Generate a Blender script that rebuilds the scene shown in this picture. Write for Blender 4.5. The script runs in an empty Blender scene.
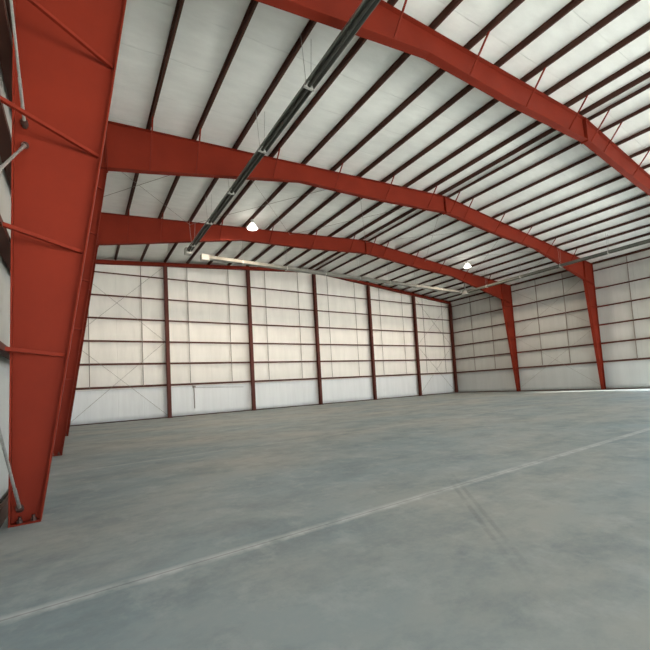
import bpy, bmesh, math, random
from mathutils import Vector, Matrix
random.seed(4)
C = bpy.context.scene.collection
W = 36.576                       # clear width, metres (120 ft)
BAY = 6.096                      # end wall column spacing
FY = (-7.07, -14.13, -21.2)      # rigid frames, far to near
YB = -35.4                       # open front of the hall
RIDGE = W / 2
GZ = [2.245, 3.74, 5.237, 6.733, 8.23, 9.727]   # girt heights
PSP = 1.524                      # purlin spacing


def raf(x):                      # top of the rafters = underside of the purlins
    return 11.80 - abs(x - RIDGE) / 12.0


# ---------------------------------------------------------------- materials
def new_mat(name):
    m = bpy.data.materials.new(name)
    m.use_nodes = True
    nt = m.node_tree
    return m, nt, nt.nodes['Principled BSDF']


def nd(nt, kind, **kw):
    n = nt.nodes.new(kind)
    for k, v in kw.items():
        setattr(n, k, v)
    return n


def math_n(nt, op, a, b=None, c=None):
    n = nd(nt, 'ShaderNodeMath', operation=op)
    for i, v in enumerate((a, b, c)):
        if v is None:
            continue
        if isinstance(v, (int, float)):
            n.inputs[i].default_value = v
        else:
            nt.links.new(v, n.inputs[i])
    return n.outputs[0]


def mix_n(nt, fac, a, b, blend='MIX'):
    n = nd(nt, 'ShaderNodeMix', data_type='RGBA', blend_type=blend)
    for i, v in ((0, fac), (6, a), (7, b)):
        if isinstance(v, (int, float)):
            n.inputs[i].default_value = v
        elif isinstance(v, tuple):
            n.inputs[i].default_value = (*v, 1)
        else:
            nt.links.new(v, n.inputs[i])
    return n.outputs[2]


def coords(nt, scale=(1, 1, 1)):
    t = nd(nt, 'ShaderNodeTexCoord')
    mp = nd(nt, 'ShaderNodeMapping')
    mp.inputs['Scale'].default_value = scale
    nt.links.new(t.outputs['Object'], mp.inputs[0])
    return mp.outputs[0]


def noise(nt, vec, scale, detail=4, rough=.55):
    n = nd(nt, 'ShaderNodeTexNoise')
    nt.links.new(vec, n.inputs['Vector'])
    n.inputs['Scale'].default_value = scale
    n.inputs['Detail'].default_value = detail
    n.inputs['Roughness'].default_value = rough
    return n.outputs['Fac']


def ramp(nt, fac, a, b):
    n = nd(nt, 'ShaderNodeMapRange')
    nt.links.new(fac, n.inputs[0])
    n.inputs[1].default_value = a
    n.inputs[2].default_value = b
    return n.outputs[0]


def bump(nt, bs, height, strength, dist):
    n = nd(nt, 'ShaderNodeBump')
    n.inputs['Strength'].default_value = strength
    n.inputs['Distance'].default_value = dist
    nt.links.new(height, n.inputs['Height'])
    nt.links.new(n.outputs[0], bs.inputs['Normal'])


def paint(name, col, col2, rough=.5, scale=3.0, metal=0.0, spec=.3):
    m, nt, bs = new_mat(name)
    v = coords(nt)
    f = ramp(nt, noise(nt, v, scale, 5), .35, .7)
    nt.links.new(mix_n(nt, f, col, col2), bs.inputs['Base Color'])
    bs.inputs['Roughness'].default_value = rough
    bs.inputs['Metallic'].default_value = metal
    bs.inputs['Specular IOR Level'].default_value = spec
    return m


M_RED = paint('red_oxide_paint', (.192, .0185, .0066), (.166, .0155, .0056), .72, 1.3, spec=.18)
M_PUR = paint('brown_primer', (.075, .028, .018), (.060, .023, .015), .65, 2.0)
M_GIRT = paint('girt_primer', (.105, .040, .028), (.085, .032, .022), .65, 2.0)
M_ECOL = paint('dark_red_primer', (.105, .022, .013), (.088, .018, .011), .6, 2.0)
M_ROD = paint('rod_steel', (.30, .265, .235), (.24, .21, .19), .5, 9.0, .3)
M_ROD2 = paint('galvanised_rod', (.42, .42, .40), (.30, .29, .27), .45, 30.0, .5)
M_HOOD = paint('aluminised_steel', (.15, .155, .135), (.12, .125, .11), .5, 5.0, .3)
M_TUBE = paint('burnt_tube_steel', (.075, .076, .066), (.055, .056, .05), .5, 5.0, .4)
M_PALE = paint('pale_sheet_metal', (.46, .46, .43), (.38, .38, .36), .45, 5.0, .15)
M_HEATER_LIT = paint('lit_heater_grey', (.27, .265, .24), (.19, .19, .17), .55, 1.6, .2)  # paler copy of the heater steel; its lit look is put into the colour
M_BOLT = paint('weathered_bolt', (.10, .05, .04), (.06, .035, .03), .5, 30.0, .4)
M_ALU = paint('lamp_housing', (.6, .6, .58), (.5, .5, .48), .4, 10.0, .6)
M_BASE = paint('brown_base_angle', (.10, .055, .042), (.075, .042, .033), .7, 4.0)
M_SEAM = paint('white_trim', (.62, .62, .60), (.56, .56, .55), .6, 4.0)

m, nt, bs = new_mat('lamp_glow')
bs.inputs['Base Color'].default_value = (1, 1, 1, 1)
bs.inputs['Emission Color'].default_value = (1, .93, .82, 1)
bs.inputs['Emission Strength'].default_value = 4.5
M_GLOW = m


def insulation(name, axis, warm, cool, split=None):
    """vinyl-faced insulation blanket, seams across it, a smooth liner below split height"""
    m, nt, bs = new_mat(name)
    v = coords(nt)
    sep = nd(nt, 'ShaderNodeSeparateXYZ')
    nt.links.new(v, sep.inputs[0])
    ax = sep.outputs[axis]
    sc = [.9, .9, .9] if split else [.45, 1.5, 1]
    if split:
        sc[2] = .16
    v2 = coords(nt, tuple(sc))
    f = ramp(nt, noise(nt, v2, 2.2, 5, .6), .3, .75)
    col = mix_n(nt, f, warm, tuple(c * .88 for c in warm))
    # blanket seams
    p = 1.524
    d = math_n(nt, 'PINGPONG', math_n(nt, 'ADD', ax, .0 if split else .5), p / 2)
    seam = ramp(nt, d, .022, .006)
    wob = noise(nt, v, .8, 3)
    seam = math_n(nt, 'MULTIPLY', seam, ramp(nt, wob, .35, .6))
    col = mix_n(nt, math_n(nt, 'MULTIPLY', seam, .30), col, tuple(c * .55 for c in warm))
    h = math_n(nt, 'ADD', noise(nt, v2, 1.6, 4), math_n(nt, 'MULTIPLY', seam, -.25))
    if split:
        z = sep.outputs[2]
        low = ramp(nt, z, split + .01, split - .01)
        rib = ramp(nt, math_n(nt, 'PINGPONG', ax, .1524), .012, .004)
        lf = ramp(nt, noise(nt, coords(nt, (1.2, 1.2, .12)), 2.0, 4), .3, .8)
        lcol = mix_n(nt, lf, cool, tuple(c * .9 for c in cool))
        lcol = mix_n(nt, math_n(nt, 'MULTIPLY', rib, .10), lcol, tuple(c * .6 for c in cool))
        col = mix_n(nt, low, col, lcol)
    nt.links.new(col, bs.inputs['Base Color'])
    bs.inputs['Roughness'].default_value = .6
    bump(nt, bs, h, .35 if split else .6, .06)
    return m


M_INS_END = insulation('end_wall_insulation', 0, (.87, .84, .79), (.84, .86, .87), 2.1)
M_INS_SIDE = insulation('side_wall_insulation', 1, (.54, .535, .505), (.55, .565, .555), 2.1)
M_CEIL = insulation('roof_insulation', 1, (.85, .865, .83), (.7, .7, .7))


def concrete():
    m, nt, bs = new_mat('polished_concrete')
    v = coords(nt)
    sep = nd(nt, 'ShaderNodeSeparateXYZ')
    nt.links.new(v, sep.inputs[0])
    X, Y = sep.outputs[0], sep.outputs[1]
    big = noise(nt, coords(nt, (.6, 1, 1)), .30, 4, .6)
    mid = noise(nt, coords(nt, (.75, 1.1, 1)), .85, 8, .72)
    swirl = noise(nt, coords(nt, (1.0, .8, 1)), 2.4, 6, .68)
    fine = noise(nt, v, 14, 4, .6)
    col = mix_n(nt, ramp(nt, big, .38, .62), (.245, .300, .318), (.335, .345, .322))
    col = mix_n(nt, math_n(nt, 'MULTIPLY', ramp(nt, mid, .44, .66), .75), col, (.170, .207, .217))
    col = mix_n(nt, math_n(nt, 'MULTIPLY', ramp(nt, swirl, .52, .72), .45), col, (.43, .455, .445))
    col = mix_n(nt, math_n(nt, 'MULTIPLY', ramp(nt, fine, .45, .7), .15), col, (.36, .375, .355))
    wob = noise(nt, v, 3.0, 4, .7)
    wob2 = math_n(nt, 'MULTIPLY', math_n(nt, 'SUBTRACT', wob, .5), .10)

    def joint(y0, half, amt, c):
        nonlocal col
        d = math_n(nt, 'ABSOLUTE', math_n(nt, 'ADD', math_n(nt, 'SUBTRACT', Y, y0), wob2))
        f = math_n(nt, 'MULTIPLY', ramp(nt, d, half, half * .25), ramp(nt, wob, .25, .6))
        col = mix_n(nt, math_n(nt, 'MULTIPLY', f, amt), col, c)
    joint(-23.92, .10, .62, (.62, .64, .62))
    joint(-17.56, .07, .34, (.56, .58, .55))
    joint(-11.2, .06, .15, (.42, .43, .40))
    # thin saw cut in the middle of the nearest joint
    d = math_n(nt, 'ABSOLUTE', math_n(nt, 'SUBTRACT', Y, -23.92))
    col = mix_n(nt, math_n(nt, 'MULTIPLY', ramp(nt, d, .014, .004), .5), col, (.15, .15, .14))
    # two tyre tracks
    for ox in (5.17, 5.31):
        # rough arc through measured floor points
        t = math_n(nt, 'ADD', math_n(nt, 'MULTIPLY', math_n(nt, 'ADD', Y, 24.2), .86), ox)
        dd = math_n(nt, 'ABSOLUTE', math_n(nt, 'SUBTRACT', X, t))
        f = math_n(nt, 'MULTIPLY', ramp(nt, dd, .05, .02), ramp(nt, Y, -23.2, -24.0))
        f = math_n(nt, 'MULTIPLY', f, ramp(nt, Y, -26.2, -25.2))
        f = math_n(nt, 'MULTIPLY', f, ramp(nt, wob, .3, .6))
        col = mix_n(nt, math_n(nt, 'MULTIPLY', f, .26), col, (.085, .095, .095))
    col = mix_n(nt, 1.0, col, (1.17, 1.165, 1.17), 'MULTIPLY')
    nt.links.new(col, bs.inputs['Base Color'])
    r = ramp(nt, mid, .3, .7)
    nt.links.new(math_n(nt, 'ADD', math_n(nt, 'MULTIPLY', r, .12), .55), bs.inputs['Roughness'])
    bs.inputs['Specular IOR Level'].default_value = .25
    bump(nt, bs, fine, .08, .01)
    return m


M_FLOOR = concrete()
M_GROUND = paint('pale_yard_concrete', (.42, .41, .37), (.36, .35, .32), .9, .3)


# ---------------------------------------------------------------- mesh helpers
class MB:
    def __init__(self):
        self.bm = bmesh.new()

    def prism(self, pts, y0, y1):
        """x-z outline extruded from y0 to y1"""
        a = [self.bm.verts.new((x, y0, z)) for x, z in pts]
        b = [self.bm.verts.new((x, y1, z)) for x, z in pts]
        n = len(pts)
        self.bm.faces.new(a)
        self.bm.faces.new(b[::-1])
        for i in range(n):
            j = (i + 1) % n
            self.bm.faces.new((a[j], a[i], b[i], b[j]))
        return self

    def box(self, x0, x1, y0, y1, z0, z1):
        return self.prism([(x0, z0), (x1, z0), (x1, z1), (x0, z1)], y0, y1)

    def sweep(self, prof, p0, p1, up=(0, 0, 1)):
        """closed 2-d profile (side, up) swept from p0 to p1"""
        p0, p1 = Vector(p0), Vector(p1)
        t = (p1 - p0).normalized()
        u = Vector(up)
        s = t.cross(u)
        if s.length < 1e-4:
            s = t.cross(Vector((1, 0, 0)))
        s.normalize()
        u = s.cross(t)
        a = [self.bm.verts.new(p0 + s * i + u * j) for i, j in prof]
        b = [self.bm.verts.new(p1 + s * i + u * j) for i, j in prof]
        n = len(prof)
        self.bm.faces.new(a[::-1])
        self.bm.faces.new(b)
        for i in range(n):
            j = (i + 1) % n
            self.bm.faces.new((a[i], a[j], b[j], b[i]))
        return self

    def rod(self, p0, p1, r, n=10):
        return self.sweep([(r * math.cos(2 * math.pi * i / n), r * math.sin(2 * math.pi * i / n)) for i in range(n)], p0, p1)

    def angle(self, p0, p1, w=.06, t=.008, up=(0, 0, 1)):
        return self.sweep([(0, 0), (w, 0), (w, t), (t, t), (t, w), (0, w)], p0, p1, up)

    def lathe(self, prof, cx, cy, n=28, close=True):
        rings = []
        for r, z in prof:
            rings.append([self.bm.verts.new((cx + r * math.cos(2 * math.pi * i / n), cy + r * math.sin(2 * math.pi * i / n), z)) for i in range(n)])
        for a, b in zip(rings, rings[1:]):
            for i in range(n):
                j = (i + 1) % n
                self.bm.faces.new((a[i], a[j], b[j], b[i]))
        if close:
            self.bm.faces.new(rings[0][::-1])
            self.bm.faces.new(rings[-1])
        return self

    def build(self, name, mat, parent=None, smooth=False):
        bm = self.bm
        bmesh.ops.recalc_face_normals(bm, faces=bm.faces)
        if parent is not None:
            off = Vector(origin(parent))
            for v in bm.verts:
                v.co -= off
        me = bpy.data.meshes.new(name)
        bm.to_mesh(me)
        bm.free()
        me.materials.append(mat)
        if smooth:
            for p in me.polygons:
                p.use_smooth = True
        o = bpy.data.objects.new(name, me)
        C.objects.link(o)
        if parent is not None:
            o.parent = parent
        return o


def origin(o):
    v = Vector((0, 0, 0))
    while o is not None:
        v += o.location
        o = o.parent
    return v


def tag(o, label, cat, group=None):
    o['label'] = label
    o['category'] = cat
    if group:
        o['group'] = group
    return o


def thing(name, label, cat, loc, group=None):
    o = bpy.data.objects.new(name, None)
    C.objects.link(o)
    o.location = loc
    o.empty_display_size = .3
    return tag(o, label, cat, group)


def struct(o):
    o['kind'] = 'structure'
    return o


def copy_tree(o, parent=None):
    c = o.copy()
    C.objects.link(c)
    c.parent = parent
    for ch in list(o.children):
        copy_tree(ch, c)
    return c


ORD = ['first', 'second', 'third', 'fourth', 'fifth', 'sixth', 'seventh', 'eighth', 'ninth', 'tenth', 'eleventh', 'twelfth']

# ---------------------------------------------------------------- the shell
YW = .5                          # face of the end wall insulation
floor = struct(MB().box(-.25, W + .25, YB, YW + .2, -.2, 0).build('floor', M_FLOOR))
ground = struct(MB().box(-3, W + 3, YB - 4, YB - .01, -.35, -.12).build('ground', M_GROUND))
struct(MB().box(W + .35, W + 6, YB, YW, -.35, -.05).build('ground', M_GROUND))


def pillow_wall(name, mat, u0, u1, place, ztop, hole=None):
    """wall sheet with the blanket bulging softly between the girts; place(u, z, bulge) -> point"""
    levels = [0.0] + GZ
    bm = bmesh.new()
    us = [u0 + (u1 - u0) * i / 72 for i in range(73)]
    if hole:
        us = sorted(set(us) | {hole[0], hole[1]})
    cols = []
    for u in us:
        zs, bl = [], []
        top = ztop(u)
        lv = [l for l in levels if l < top - .2] + [top]
        lv += [lv[-1]] * (len(levels) + 1 - len(lv))
        for i in range(len(lv) - 1):
            a, b = lv[i], lv[i + 1]
            for k in range(6):
                t = k / 6
                zs.append(a + (b - a) * t)
                amp = 0 if i == 0 else .055
                bl.append(amp * math.sin(math.pi * min(1, t * 1.15)) * (.8 + .2 * math.sin(u * 5.1 + i)))
        zs.append(lv[-1]); bl.append(0)
        cols.append([bm.verts.new(place(u, z, b)) for z, b in zip(zs, bl)])
    for i, (a, b) in enumerate(zip(cols, cols[1:])):
        um = (us[i] + us[i + 1]) / 2
        for j in range(len(a) - 1):
            if (a[j].co - a[j + 1].co).length < 1e-5 and (b[j].co - b[j + 1].co).length < 1e-5:
                continue
            zm = (a[j].co.z + a[j + 1].co.z) / 2
            if hole and hole[0] < um < hole[1] and zm < hole[2]:
                continue
            bm.faces.new((a[j], b[j], b[j + 1], a[j + 1]))
    bmesh.ops.remove_doubles(bm, verts=bm.verts, dist=1e-5)
    # outer sheeting gives the wall its thickness
    mb = MB()
    mb.bm.free()
    mb.bm = bm
    return mb


def roofz(x):
    return raf(x) + .185


DOOR = (-34.9, -17.6, 5.2)
mb = pillow_wall('wall_back', None, -.05, W + .05, lambda u, z, b: (u, YW - b, z), lambda u: roofz(u) + .05)
wb = struct(mb.build('wall_back', M_INS_END, smooth=True))
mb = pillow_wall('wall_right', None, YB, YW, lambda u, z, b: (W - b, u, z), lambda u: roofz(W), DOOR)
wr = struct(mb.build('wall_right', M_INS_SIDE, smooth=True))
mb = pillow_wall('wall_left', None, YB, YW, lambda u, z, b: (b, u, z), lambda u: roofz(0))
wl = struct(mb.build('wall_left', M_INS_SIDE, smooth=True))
for o, d in ((wb, 1), (wr, 1), (wl, 1)):
    s = o.modifiers.new('thick', 'SOLIDIFY')
    s.thickness = .12
    s.offset = 0
# make the room side stay put: sheets are thickened about their middle by 6 cm each way
wb.location.y = .06
wr.location.x = .06
wl.location.x = -.06

# unseen header behind the camera, added to keep direct sun off the floor
struct(MB().prism([(-.1, 4.5), (W + .1, 4.5), (W + .1, roofz(W)), (RIDGE, roofz(RIDGE)), (-.1, roofz(0))], YB - .12, YB).build('wall_front_sun_block', M_INS_SIDE))

# roof: blanket sagging a little between purlins
bm = bmesh.new()
xs = sorted({-.1, W + .1, RIDGE} | {i * PSP / 6 for i in range(0, int(W / PSP * 6) + 1)})
ys = [YB + (YW + .1 - YB) * j / 60 for j in range(61)]
rows = []
for x in xs:
    d = min(x, W - x) / PSP
    sag = .035 * math.sin(math.pi * (d % 1.0)) ** 2 if d < 12 else 0
    rows.append([bm.verts.new((x, y, roofz(x) - sag * (.75 + .25 * math.sin(y * 2.3 + x)))) for y in ys])
for a, b in zip(rows, rows[1:]):
    for j in range(len(ys) - 1):
        bm.faces.new((a[j], b[j], b[j + 1], a[j + 1]))
mb = MB(); mb.bm.free(); mb.bm = bm
ceil = struct(mb.build('ceiling', M_CEIL, smooth=True))
s = ceil.modifiers.new('thick', 'SOLIDIFY')
s.thickness = .1
s.offset = 0
ceil.location.z = .05

# base angles where the walls meet the slab
struct(MB().box(.06, .12, YB, YW - .1, 0, .2).build('baseboard_left', M_BASE))
struct(MB().box(W - .1, W - .04, -18.1, YW - .1, 0, .07).build('baseboard_right', M_BASE))
struct(MB().box(.1, W - .1, YW - .09, YW - .03, 0, .06).build('baseboard_back', M_BASE))
# trim strip capping the white liner on the end wall
struct(MB().box(.1, W - .1, YW - .05, YW + .02, GZ[0] - .16, GZ[0] - .135).build('trim_1', M_SEAM))
# jambs of the open doorway in the right wall (outside the picture, lets in the sun)
struct(MB().box(W - .1, W + .15, DOOR[1] - .06, DOOR[1] + .02, 0, DOOR[2]).box(W - .1, W + .15, DOOR[0] - .02, DOOR[0] + .06, 0, DOOR[2]).build('trim_2', M_ECOL))

# ---------------------------------------------------------------- rigid frames
COLIN = [(.51, 0), (1.36, 5.72), (1.80, 8.86)]
BOT = [(1.80, 8.86), (3.06, 9.09), (5.86, 9.66), (8.95, 10.28), (12.9, 10.45), (RIDGE, 10.87)]


def colin(z):
    for (x0, z0), (x1, z1) in zip(COLIN, COLIN[1:]):
        if z <= z1:
            return x0 + (x1 - x0) * (z - z0) / (z1 - z0)
    return COLIN[-1][0]


def botz(x):
    x = min(x, W - x)
    for (x0, z0), (x1, z1) in zip(BOT, BOT[1:]):
        if x <= x1:
            return z0 + (z1 - z0) * (x - x0) / (x1 - x0)
    return BOT[-1][1]


FW = .115   # half flange width
FT = .018


def strip(mb, pts, t, fx):
    """flange plate following an x-z polyline, thickness t on its left side"""
    for (x0, z0), (x1, z1) in zip(pts, pts[1:]):
        d = Vector((x1 - x0, z1 - z0)).normalized()
        n = Vector((-d.y, d.x)) * t
        q = [(x0, z0), (x1, z1), (x1 + n.x, z1 + n.y), (x0 + n.x, z0 + n.y)]
        mb.prism([(fx(x), z) for x, z in q], -FW, FW)


def make_frame():
    root = thing('rigid_frame', '', 'steel frame', (RIDGE, 0, 0), 'red rigid frames spanning the hall')
    for side in (0, 1):
        fx = (lambda x: x) if side == 0 else (lambda x: W - x)
        sg = 1 if side == 0 else -1
        # built at world x, y about 0: root offset is subtracted in build
        mb = MB()
        outer = .22
        ot = .33                 # the outer flange leans in a little towards the eave
        mb.prism([(fx(outer), .02), (fx(.51), .02)] + [(fx(x), z) for x, z in COLIN[1:]] + [(fx(1.8), raf(1.8) - .02), (fx(ot), raf(ot) - .02)], -.006, .006)
        strip(mb, [(outer, .02), (ot, raf(ot))], FT, fx)
        strip(mb, COLIN, -FT, fx)
        strip(mb, [(ot - .02, raf(ot - .02)), (1.8, raf(1.8))], -FT, fx)
        col = mb.build('column', M_RED, root)
        # knee stiffener carrying the rafter's lower flange across the column
        mb = MB()
        strip(mb, [(ot + .0, 8.5), (1.79, 8.86)], .014, fx)
        mb.prism([(fx(1.765), 8.87), (fx(1.8), 8.87), (fx(1.8), raf(1.8) - .03), (fx(1.765), raf(1.8) - .03)], -FW, FW)
        mb.build('knee_stiffener', M_RED, col)
        MB().box(fx(.365) - .165, fx(.365) + .165, -.125, .125, .0, .022).build('base_plate', M_RED, col)
        for bx in (.31, .45):
            for by in (-.075, .075):
                b = MB()
                b.rod((fx(bx), by, .02), (fx(bx), by, .095), .018, 10)
                b.rod((fx(bx), by, .022), (fx(bx), by, .055), .034, 6)
                b.build('anchor_bolt', M_BOLT, col)
        for z in GZ[:5]:
            b = MB()
            b.angle((fx(colin(z) - .03), -.05, z - .11), (fx(.16), -.06 - .62 * (colin(z) - .16), z - .06), .048)
            b.build('flange_brace', M_RED, col)
        # rafter half
        mb = MB()
        mb.prism([(fx(x), z) for x, z in BOT] + [(fx(RIDGE), raf(RIDGE) - .01), (fx(1.8), raf(1.8) - .01)], -.006, .006)
        strip(mb, BOT, FT, fx)
        strip(mb, [(1.8, raf(1.8)), (RIDGE, raf(RIDGE))], -FT, fx)
        rf = mb.build('rafter', M_RED, root)
        for px in (RIDGE - .012, 1.82):
            z0, z1 = botz(px) - .06, raf(px) - .005
            MB().prism([(fx(px - .014), z0), (fx(px + .014), z0), (fx(px + .014), z1), (fx(px - .014), z1)], -FW - .015, FW + .015).build('splice_plate', M_RED, rf)
        for k in ((2, 3, 5, 7, 9, 11) if side == 0 else (3, 5, 7, 9, 11, 12)):
            x = PSP * k if k < 12 else RIDGE - .34
            b = MB()
            b.angle((fx(x), -.085, botz(x) + .02), (fx(x), -.85, raf(x) + .05), .042, .006, up=(1, 0, 0))
            b.build('flange_brace', M_RED, rf)
    return root


frame = make_frame()
FL = ['farthest red steel frame, the last rafter before the white end wall',
      'middle red steel frame, its rafter crossing the photo above the two bell lamps',
      'nearest red steel frame, with the huge tapered column filling the left edge']
for i, y in enumerate(FY):
    f = frame if i == 0 else copy_tree(frame)
    f.location = (RIDGE, y, 0)
    f['label'] = FL[i]

# ---------------------------------------------------------------- end wall steel
ECL = ['leftmost', 'second from left', 'ridge, middle', 'fourth from left', 'rightmost freestanding']
ECX = ['dark red end wall column nearest the left corner, beside the hanging conduit drop',
       'dark red end wall column second from the left, right of the conduit drop',
       'dark red end wall column in the middle, under the roof ridge',
       'dark red end wall column just right of the middle ridge column',
       'dark red end wall column nearest the right corner post']


def zsec(mb, p0, p1, depth, lip, t=.008, up=(0, 0, 1), flip=1):
    """Z section: web along 'up', lips to either side"""
    L, D = lip * flip, depth
    prof = [(-L, 0), (t / 2 * flip, 0), (t / 2 * flip, D - t), (L, D - t), (L, D), (-t / 2 * flip, D), (-t / 2 * flip, t), (-L, t)]
    if flip < 0:
        prof = prof[::-1]
    return mb.sweep(prof, p0, p1, up)


def icol(x, y0, y1, hw, ztop):
    mb = MB()
    t = .014
    mb.box(x - hw, x + hw, y0, y0 + t, .02, ztop)
    mb.box(x - hw, x + hw, y1 - t, y1, .02, ztop)
    mb.box(x - .005, x + .005, y0 + t, y1 - t, .02, ztop)
    return mb


for k in range(1, 6):
    x = BAY * k
    r = thing('end_wall_column', ECX[k - 1], 'column', (x, .14, 0), 'end wall columns')
    icol(x, 0, .28, .115, raf(x) - .26).build('shaft', M_ECOL, r)
    MB().box(x - .15, x + .15, -.03, .31, 0, .02).build('base_plate', M_ECOL, r)
    for s in (-.08, .08):
        MB().rod((x + s, .05, .0), (x + s, .05, .07), .02, 6).build('anchor_bolt', M_BOLT, r)
for x, lab in ((W - .33, 'dark red corner post where end wall meets right wall'), (.33, 'dark red corner post behind the big columns at left')):
    if x < 1:
        continue
    r = thing('corner_post', lab, 'column', (x, .14, 0))
    icol(x, 0, .28, .115, raf(x) - .26).build('shaft', M_ECOL, r)
    MB().box(x - .15, x + .15, -.03, .31, 0, .02).build('base_plate', M_ECOL, r)

for side in (0, 1):
    fx = (lambda x: x) if side == 0 else (lambda x: W - x)
    r = thing('rake_beam', ['red rake beam along top of end wall, left slope', 'red rake beam along top of end wall, right slope'][side], 'beam', (fx(RIDGE / 2), .14, raf(9)), 'end wall rake beams')
    mb = MB()
    a, b = .15, RIDGE - (.0 if side == 0 else .003)
    za, zb = raf(a) - .004, raf(b) - .004
    mb.prism([(fx(a), za - .25), (fx(b), zb - .25), (fx(b), zb), (fx(a), za)], .135, .145)
    mb.build('web', M_RED, r)
    for dz in (0, -.24):
        MB().prism([(fx(a), za - .012 + dz), (fx(b), zb - .012 + dz), (fx(b), zb + dz), (fx(a), za + dz)], .03, .25).build('flange', M_RED, r)

# ---------------------------------------------------------------- purlins
PG = 'roof purlins'


def purlin(x, lab, flip):
    mb = MB()
    z = raf(x) + .004
    zsec(mb, (x, YW - .05, z), (x, YB + .1, z), .165, .055, .008, flip=flip)
    tag(mb.build('purlin', M_PUR), lab, 'purlin', PG)


for side in (0, 1):
    sn = ['left', 'right'][side]
    for k in range(1, 12):
        x = PSP * k if side == 0 else W - PSP * k
        lab = 'dark brown purlin on the %s roof slope, %s in from the %s eave' % (sn, ORD[k - 1], sn)
        purlin(x, lab, 1 if side == 0 else -1)
    x = RIDGE - .34 if side == 0 else RIDGE + .34
    purlin(x, 'dark brown ridge purlin, the %s one of the close pair at the ridge' % sn, 1 if side == 0 else -1)
    x = .1 if side == 0 else W - .1
    mb = MB()
    z = raf(x) + .004
    zsec(mb, (x, YW - .05, z), (x, YB + .1, z), .16, .055, flip=1)
    tag(mb.build('eave_strut', M_PUR), 'dark brown eave strut along the top of the %s wall' % sn, 'eave strut')

# ---------------------------------------------------------------- girts
GN = ['lowest girt', 'second girt from the floor', 'third girt from the floor', 'fourth girt from the floor', 'second girt from the top', 'top girt']


def girt(p0, p1, lab, group, side):
    # web lies flat, lips stand up at the wall and hang down at the room side
    d, L, t = .2, .075, .008
    prof = [(0, 0), (0, L), (t, L), (t, t), (d, t), (d, -L), (d - t, -L), (d - t, 0)]
    if side < 0:
        prof = [(-a, b) for a, b in prof][::-1]
    mb = MB()
    mb.sweep(prof, p0, p1)
    tag(mb.build('girt', M_GIRT), lab, 'girt', group)


for i, z in enumerate(GZ):
    girt((.25, YW - .02, z), (W - .22, YW - .02, z), 'brown %s on the end wall' % GN[i], 'end wall girts', 1)
    y1 = DOOR[1] + .05 if i < 3 else YB + .1
    girt((W - .02, YW - .25, z), (W - .02, y1, z), 'brown %s on the right wall' % GN[i], 'right wall girts', 1)
    if i < 5:
        girt((.02, YW - .25, z), (.02, YB + .1, z), 'brown %s on the left wall, behind the near column' % GN[i], 'left wall girts', -1)

# sag rods, thin uprights tying the girts together
BN = ['leftmost', 'second', 'third', 'fourth', 'fifth', 'rightmost']
for k in range(6):
    for j, o in enumerate((PSP, BAY - PSP)):
        x = BAY * k + o
        mb = MB()
        mb.angle((x, YW - .16, GZ[0]), (x, YW - .16, raf(x) - .05), .045, .006, up=(0, 1, 0))
        tag(mb.build('sag_rod', M_ROD), 'thin upright strap in the %s end wall bay, %s of two' % (BN[k], ('left', 'right')[j]), 'sag strap', 'end wall sag straps')
RB = ['bay beside the corner post', 'bay between the frame columns', 'bay nearest the photo edge']
for k in range(3):
    a = 0 if k == 0 else FY[k - 1]
    b = FY[k]
    for j in (1, 2):
        y = a + (b - a) * j / 3
        mb = MB()
        mb.angle((W - .13, y, GZ[0] if y > DOOR[1] + .1 else GZ[3]), (W - .13, y, raf(W) - .02), .045, .006, up=(1, 0, 0))
        tag(mb.build('sag_rod', M_ROD), 'thin upright strap, right wall, %s, %s' % (RB[k], ('farther one', 'nearer one')[j - 1]), 'sag strap', 'right wall sag straps')


# ---------------------------------------------------------------- bracing rods
def brace(p0, p1, lab, group, r=.0095, mat=None):
    tag(MB().rod(p0, p1, r, 8).build('brace_rod', mat or M_ROD), lab, 'brace rod', group)


zm, zt = 5.24, 10.35
for nm, xa, xb in (('leftmost', .45, BAY - .12), ('rightmost', 5 * BAY + .12, W - .45)):
    for lv, z0, z1 in (('lower', .2, zm), ('upper', zm, zt)):
        top = (lambda x, z: z if z < 6 else raf(x) - .3)
        brace((xa, .20, z0), (xb, .20, top(xb, z1)), 'thin rod in the %s end wall bay, %s cross, rising to the right' % (nm, lv), 'end wall cross bracing')
        brace((xa, .225, top(xa, z1)), (xb, .225, z0), 'thin rod in the %s end wall bay, %s cross, falling to the right' % (nm, lv), 'end wall cross bracing')
xr = W - .30
for lv, z0, z1 in (('lower', .25, zm), ('upper', zm, 9.8)):
    brace((xr, FY[0] - .02, z0), (xr, FY[1] + .02, z1), 'thin rod on the braced right wall bay, %s cross, rising to the right' % lv, 'right wall cross bracing')
    brace((xr + .025, FY[0] - .02, z1), (xr + .025, FY[1] + .02, z0), 'thin rod on the braced right wall bay, %s cross, falling to the right' % lv, 'right wall cross bracing')
for k in range(6):
    xa, xb = BAY * k + (.3 if k == 0 else 0), BAY * (k + 1) - (.3 if k == 5 else 0)
    where = '%s roof panel before the farthest frame' % ['leftmost', 'second', 'third', 'fourth', 'fifth', 'rightmost'][k]
    brace((xa, FY[0] - .03, raf(xa) - .12), (xb, FY[1] + .03, raf(xb) - .12), 'thin rod across the %s, coming nearer rightwards' % where, 'roof cross bracing', .0085)
    brace((xa, FY[1] + .03, raf(xa) - .155), (xb, FY[0] - .03, raf(xb) - .155), 'thin rod across the %s, going away rightwards' % where, 'roof cross bracing', .0085)


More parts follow.
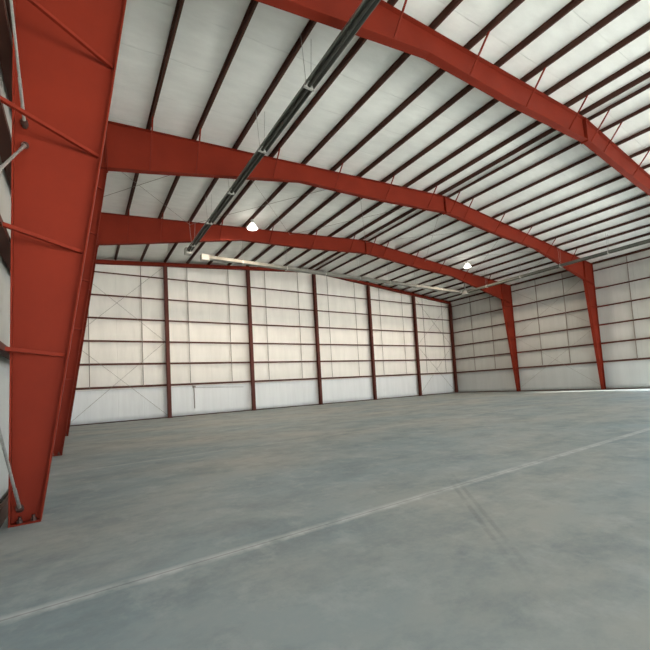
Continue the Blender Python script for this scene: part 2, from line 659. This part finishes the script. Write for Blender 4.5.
# heavier rods anchored through the near left column
def anchored_rod(p0, p1, lab):
    r = thing('brace_rod', lab, 'brace rod', p0, 'rods anchored in the near column')
    p0, p1 = Vector(p0), Vector(p1)
    d = (p1 - p0).normalized()
    MB().rod(p0 - d * .1, p1, .015, 12).build('rod', M_ROD2, r)
    MB().rod(p0 + d * .02, p0 + d * .55, .019, 12).build('threaded_end', M_ROD2, r)
    h = MB()
    h.rod(p0 - d * .035, p0 + d * .03, .043, 12)
    h.rod(p0 - d * .07, p0 - d * .035, .03, 6)
    h.build('washer_and_nut', M_BOLT, r)


y3 = FY[2]
anchored_rod((.31, y3 - .06, .2), (.31, -28.2, 5.3), 'galvanised brace rod anchored at the foot of the near left column')
anchored_rod((.39, y3 - .06, 5.04), (.27, -28.2, -.0), 'galvanised brace rod descending from high on the near left column')
anchored_rod((.385, y3 - .06, 5.36), (.34, -28.2, 9.8), 'galvanised brace rod climbing from high on the near left column')

# ---------------------------------------------------------------- radiant heaters
HZ = 9.4


def heater(p0, p1, lab, burner_at, hang, pipe=False, pale=False):
    p0, p1 = Vector(p0), Vector(p1)
    d = (p1 - p0).normalized()
    n = Vector((-d.y, d.x, 0))
    r = thing('tube_heater', lab, 'heater', p0, 'overhead radiant tube heaters')
    # folded reflector: an open trough, mouth down
    w0, w1, h, t = (.07, .145, .20, .006) if pale else (.06, .125, .17, .006)
    prof = [(-w1 - .02, -.02), (-w1, -.02), (-w1, 0), (-w0, h - t), (w0, h - t), (w1, 0), (w1, -.02), (w1 + .02, -.02), (w1 + .006, .004), (w0 + .004, h), (-w0 - .004, h), (-w1 - .006, .004)]
    MB().sweep(prof, p0, p1).build('reflector', M_HEATER_LIT if pale else M_HOOD, r)
    tb = MB()
    for s in (0,):
        tb.rod(p0 + n * s + Vector((0, 0, .02)), p1 + n * s + Vector((0, 0, .02)), .05, 14)
    tb.build('burner_tube', M_HEATER_LIT if pale else M_TUBE, r)
    L = (p1 - p0).length
    s = hang[0]
    while s < L:
        q = p0 + d * s
        c = MB()
        c.box(-.01, .01, -.01, .01, 0, .01)
        c.bm.clear()
        c.sweep([(-w1 - .025, -.05), (w1 + .025, -.05), (w1 + .025, -.03), (w0 + .015, h + .01), (-w0 - .015, h + .01), (-w1 - .025, -.03)], q - d * .03, q + d * .03)
        cl = c.build('clamp', M_PALE, r)
        hh = MB()
        for k in (-.16, .16):
            e = q + n * k * 1.0
            hh.rod(q + n * k * .5 + Vector((0, 0, h - .01)), Vector((e.x, e.y, raf(e.x) + .02)), .007, 6)
        hh.build('hanger_wire', M_ROD2, r)
        s += hang[1]
    for ba in burner_at:
        q = p0 + d * ba
        b = MB()
        b.sweep([(-.17, -.12), (.17, -.12), (.17, .2), (-.17, .2)], q - d * .22, q + d * .22)
        bx = b.build('burner_box', M_PALE, r)
        if pipe:
            MB().rod(q + Vector((0, 0, .2)), (q.x, q.y, raf(q.x) + .15), .055, 12).build('flue_pipe', M_PALE, r)
    return r


heater((6.12, -6.3, HZ), (6.12, -33, HZ), 'long grey tube heater hanging under the left roof slope', [.0], (1.1, 3.05))
heater((30.9, -5.9, HZ), (30.9, -33, HZ), 'long grey tube heater hanging under the right roof slope', [0.0], (2.2, 3.05), pipe=True)
heater((7.1, -5.7, HZ), (30.4, -5.7, HZ), 'pale tube heater hanging in front of the end wall top', [.1], (2.4, 3.05), pale=True)

# ---------------------------------------------------------------- lamps
def lamp(x, y, z, lab):
    r = thing('high_bay_lamp', lab, 'lamp', (x, y, z), 'lit bell lamps under the roof')
    MB().lathe([(.07, z + .27), (.11, z + .25), (.20, z + .12), (.295, z - .03), (.285, z - .03), (.19, z + .11), (.10, z + .23), (.06, z + .25)], x, y, close=False).build('bell_shade', M_GLOW, r, True)
    MB().lathe([(.285, z - .045), (.285, z - .03), (.05, z - .02)][::-1] + [(.02, z - .05)], x, y).build('lens', M_GLOW, r, True)
    MB().lathe([(.075, z + .26), (.09, z + .28), (.09, z + .44), (.06, z + .47), (.03, z + .5)], x, y).build('ballast', M_ALU, r, True)
    MB().rod((x, y, z + .48), (x, y, raf(x) + .02), .014, 8).build('hook', M_ALU, r)
    ld = bpy.data.lights.new('lamp_light', 'SPOT')
    ld.energy = 1500
    ld.color = (1, .82, .64)
    ld.spot_size = math.radians(174)
    ld.spot_blend = .35
    ld.shadow_soft_size = .2
    lo = bpy.data.objects.new('lamp_light', ld)
    C.objects.link(lo)
    lo.location = (0, 0, -.12)
    lo.parent = r


lamp(9.14, -8.35, 10.55, 'lit bell lamp hanging over the left half, before the farthest rafter')
lamp(27.43, -8.8, 10.55, 'lit bell lamp hanging over the right half, near the farthest frame knee')

# thin conduit drop on the end wall
r = thing('conduit', 'thin grey conduit dropping down the white liner of the end wall', 'conduit', (7.85, YW - .06, .5))
MB().rod((7.85, YW - .05, .5), (7.85, YW - .05, 2.0), .03, 10).build('drop', M_ROD, r)
mb = MB()
for i in range(10):
    xa, xb = 7.85 + i * .37, 7.85 + (i + 1) * .37
    sag = lambda x: 2.0 - .14 * (x - 7.85) / 3.7
    mb.rod((xa, YW - .05, sag(xa)), (xb, YW - .05, sag(xb)), .012, 8)
mb.build('feed_wire', M_ROD, r)
MB().box(7.76, 7.94, YW - .11, YW + .02, 1.97, 2.13).build('junction_box', M_ROD, r)

# ---------------------------------------------------------------- light
wd = bpy.data.worlds.new('sky')
bpy.context.scene.world = wd
wd.use_nodes = True
nt = wd.node_tree
YARD = (12.6, 12.5, 11.6)
SKY_LOW = (5.4, 6.2, 6.6)
SKY_HIGH = (3.0, 3.9, 4.8)
bg = nt.nodes['Background']
tc = nd(nt, 'ShaderNodeTexCoord')
sp = nd(nt, 'ShaderNodeSeparateXYZ')
nt.links.new(tc.outputs['Generated'], sp.inputs[0])
up_f = ramp(nt, sp.outputs[2], -.03, .03)          # 0 = sunlit yard, 1 = sky
sky_c = mix_n(nt, ramp(nt, sp.outputs[2], 0.0, .5), SKY_LOW, SKY_HIGH)
nt.links.new(mix_n(nt, up_f, YARD, sky_c), bg.inputs[0])
bg.inputs[1].default_value = 1.0


def sun(name, direction, energy, color, angle):
    ld = bpy.data.lights.new(name, 'SUN')
    ld.energy = energy
    ld.color = color
    ld.angle = math.radians(angle)
    o = bpy.data.objects.new(name, ld)
    C.objects.link(o)
    o.rotation_euler = Vector(direction).to_track_quat('-Z', 'Y').to_euler()
    return o


# added second sun: soft warm fill through the front, lifting the end wall
sun('front_fill_sun', (.03, 1, -.04), 1.2, (1, .82, .63), 40)
# the sun itself, through the doorway in the right wall
sun('sun', (-.37, 1, -.56), 22.0, (1, .93, .82), .6)

# ---------------------------------------------------------------- camera
cd = bpy.data.cameras.new('camera')
co = bpy.data.objects.new('camera', cd)
C.objects.link(co)
f = 378.667
cd.sensor_width = 36
cd.sensor_fit = 'HORIZONTAL'
cd.lens = f * 36 / 650
cd.shift_x = -2.53 / 650
cd.shift_y = (324.5 + 38.14 - 325) / 650
cd.clip_end = 300
fw = Vector((.54876902, .83363054, .06255149))
up = Vector((.01340019, -.08358686, .99641039))
rt = Vector((.83586661, -.54596096, -.05704069))
mw = Matrix((rt, up, -fw)).transposed().to_4x4()
mw.translation = Vector((.96508, -27.57472, 1.52376))
co.matrix_world = mw
sc = bpy.context.scene
sc.camera = co
sc.view_settings.view_transform = 'Standard'
sc.view_settings.look = 'None'
sc.view_settings.gamma = 1
sc.view_settings.use_curve_mapping = False
sc.view_settings.exposure = 0.0
sc.cycles.max_bounces = 10
sc.cycles.diffuse_bounces = 7
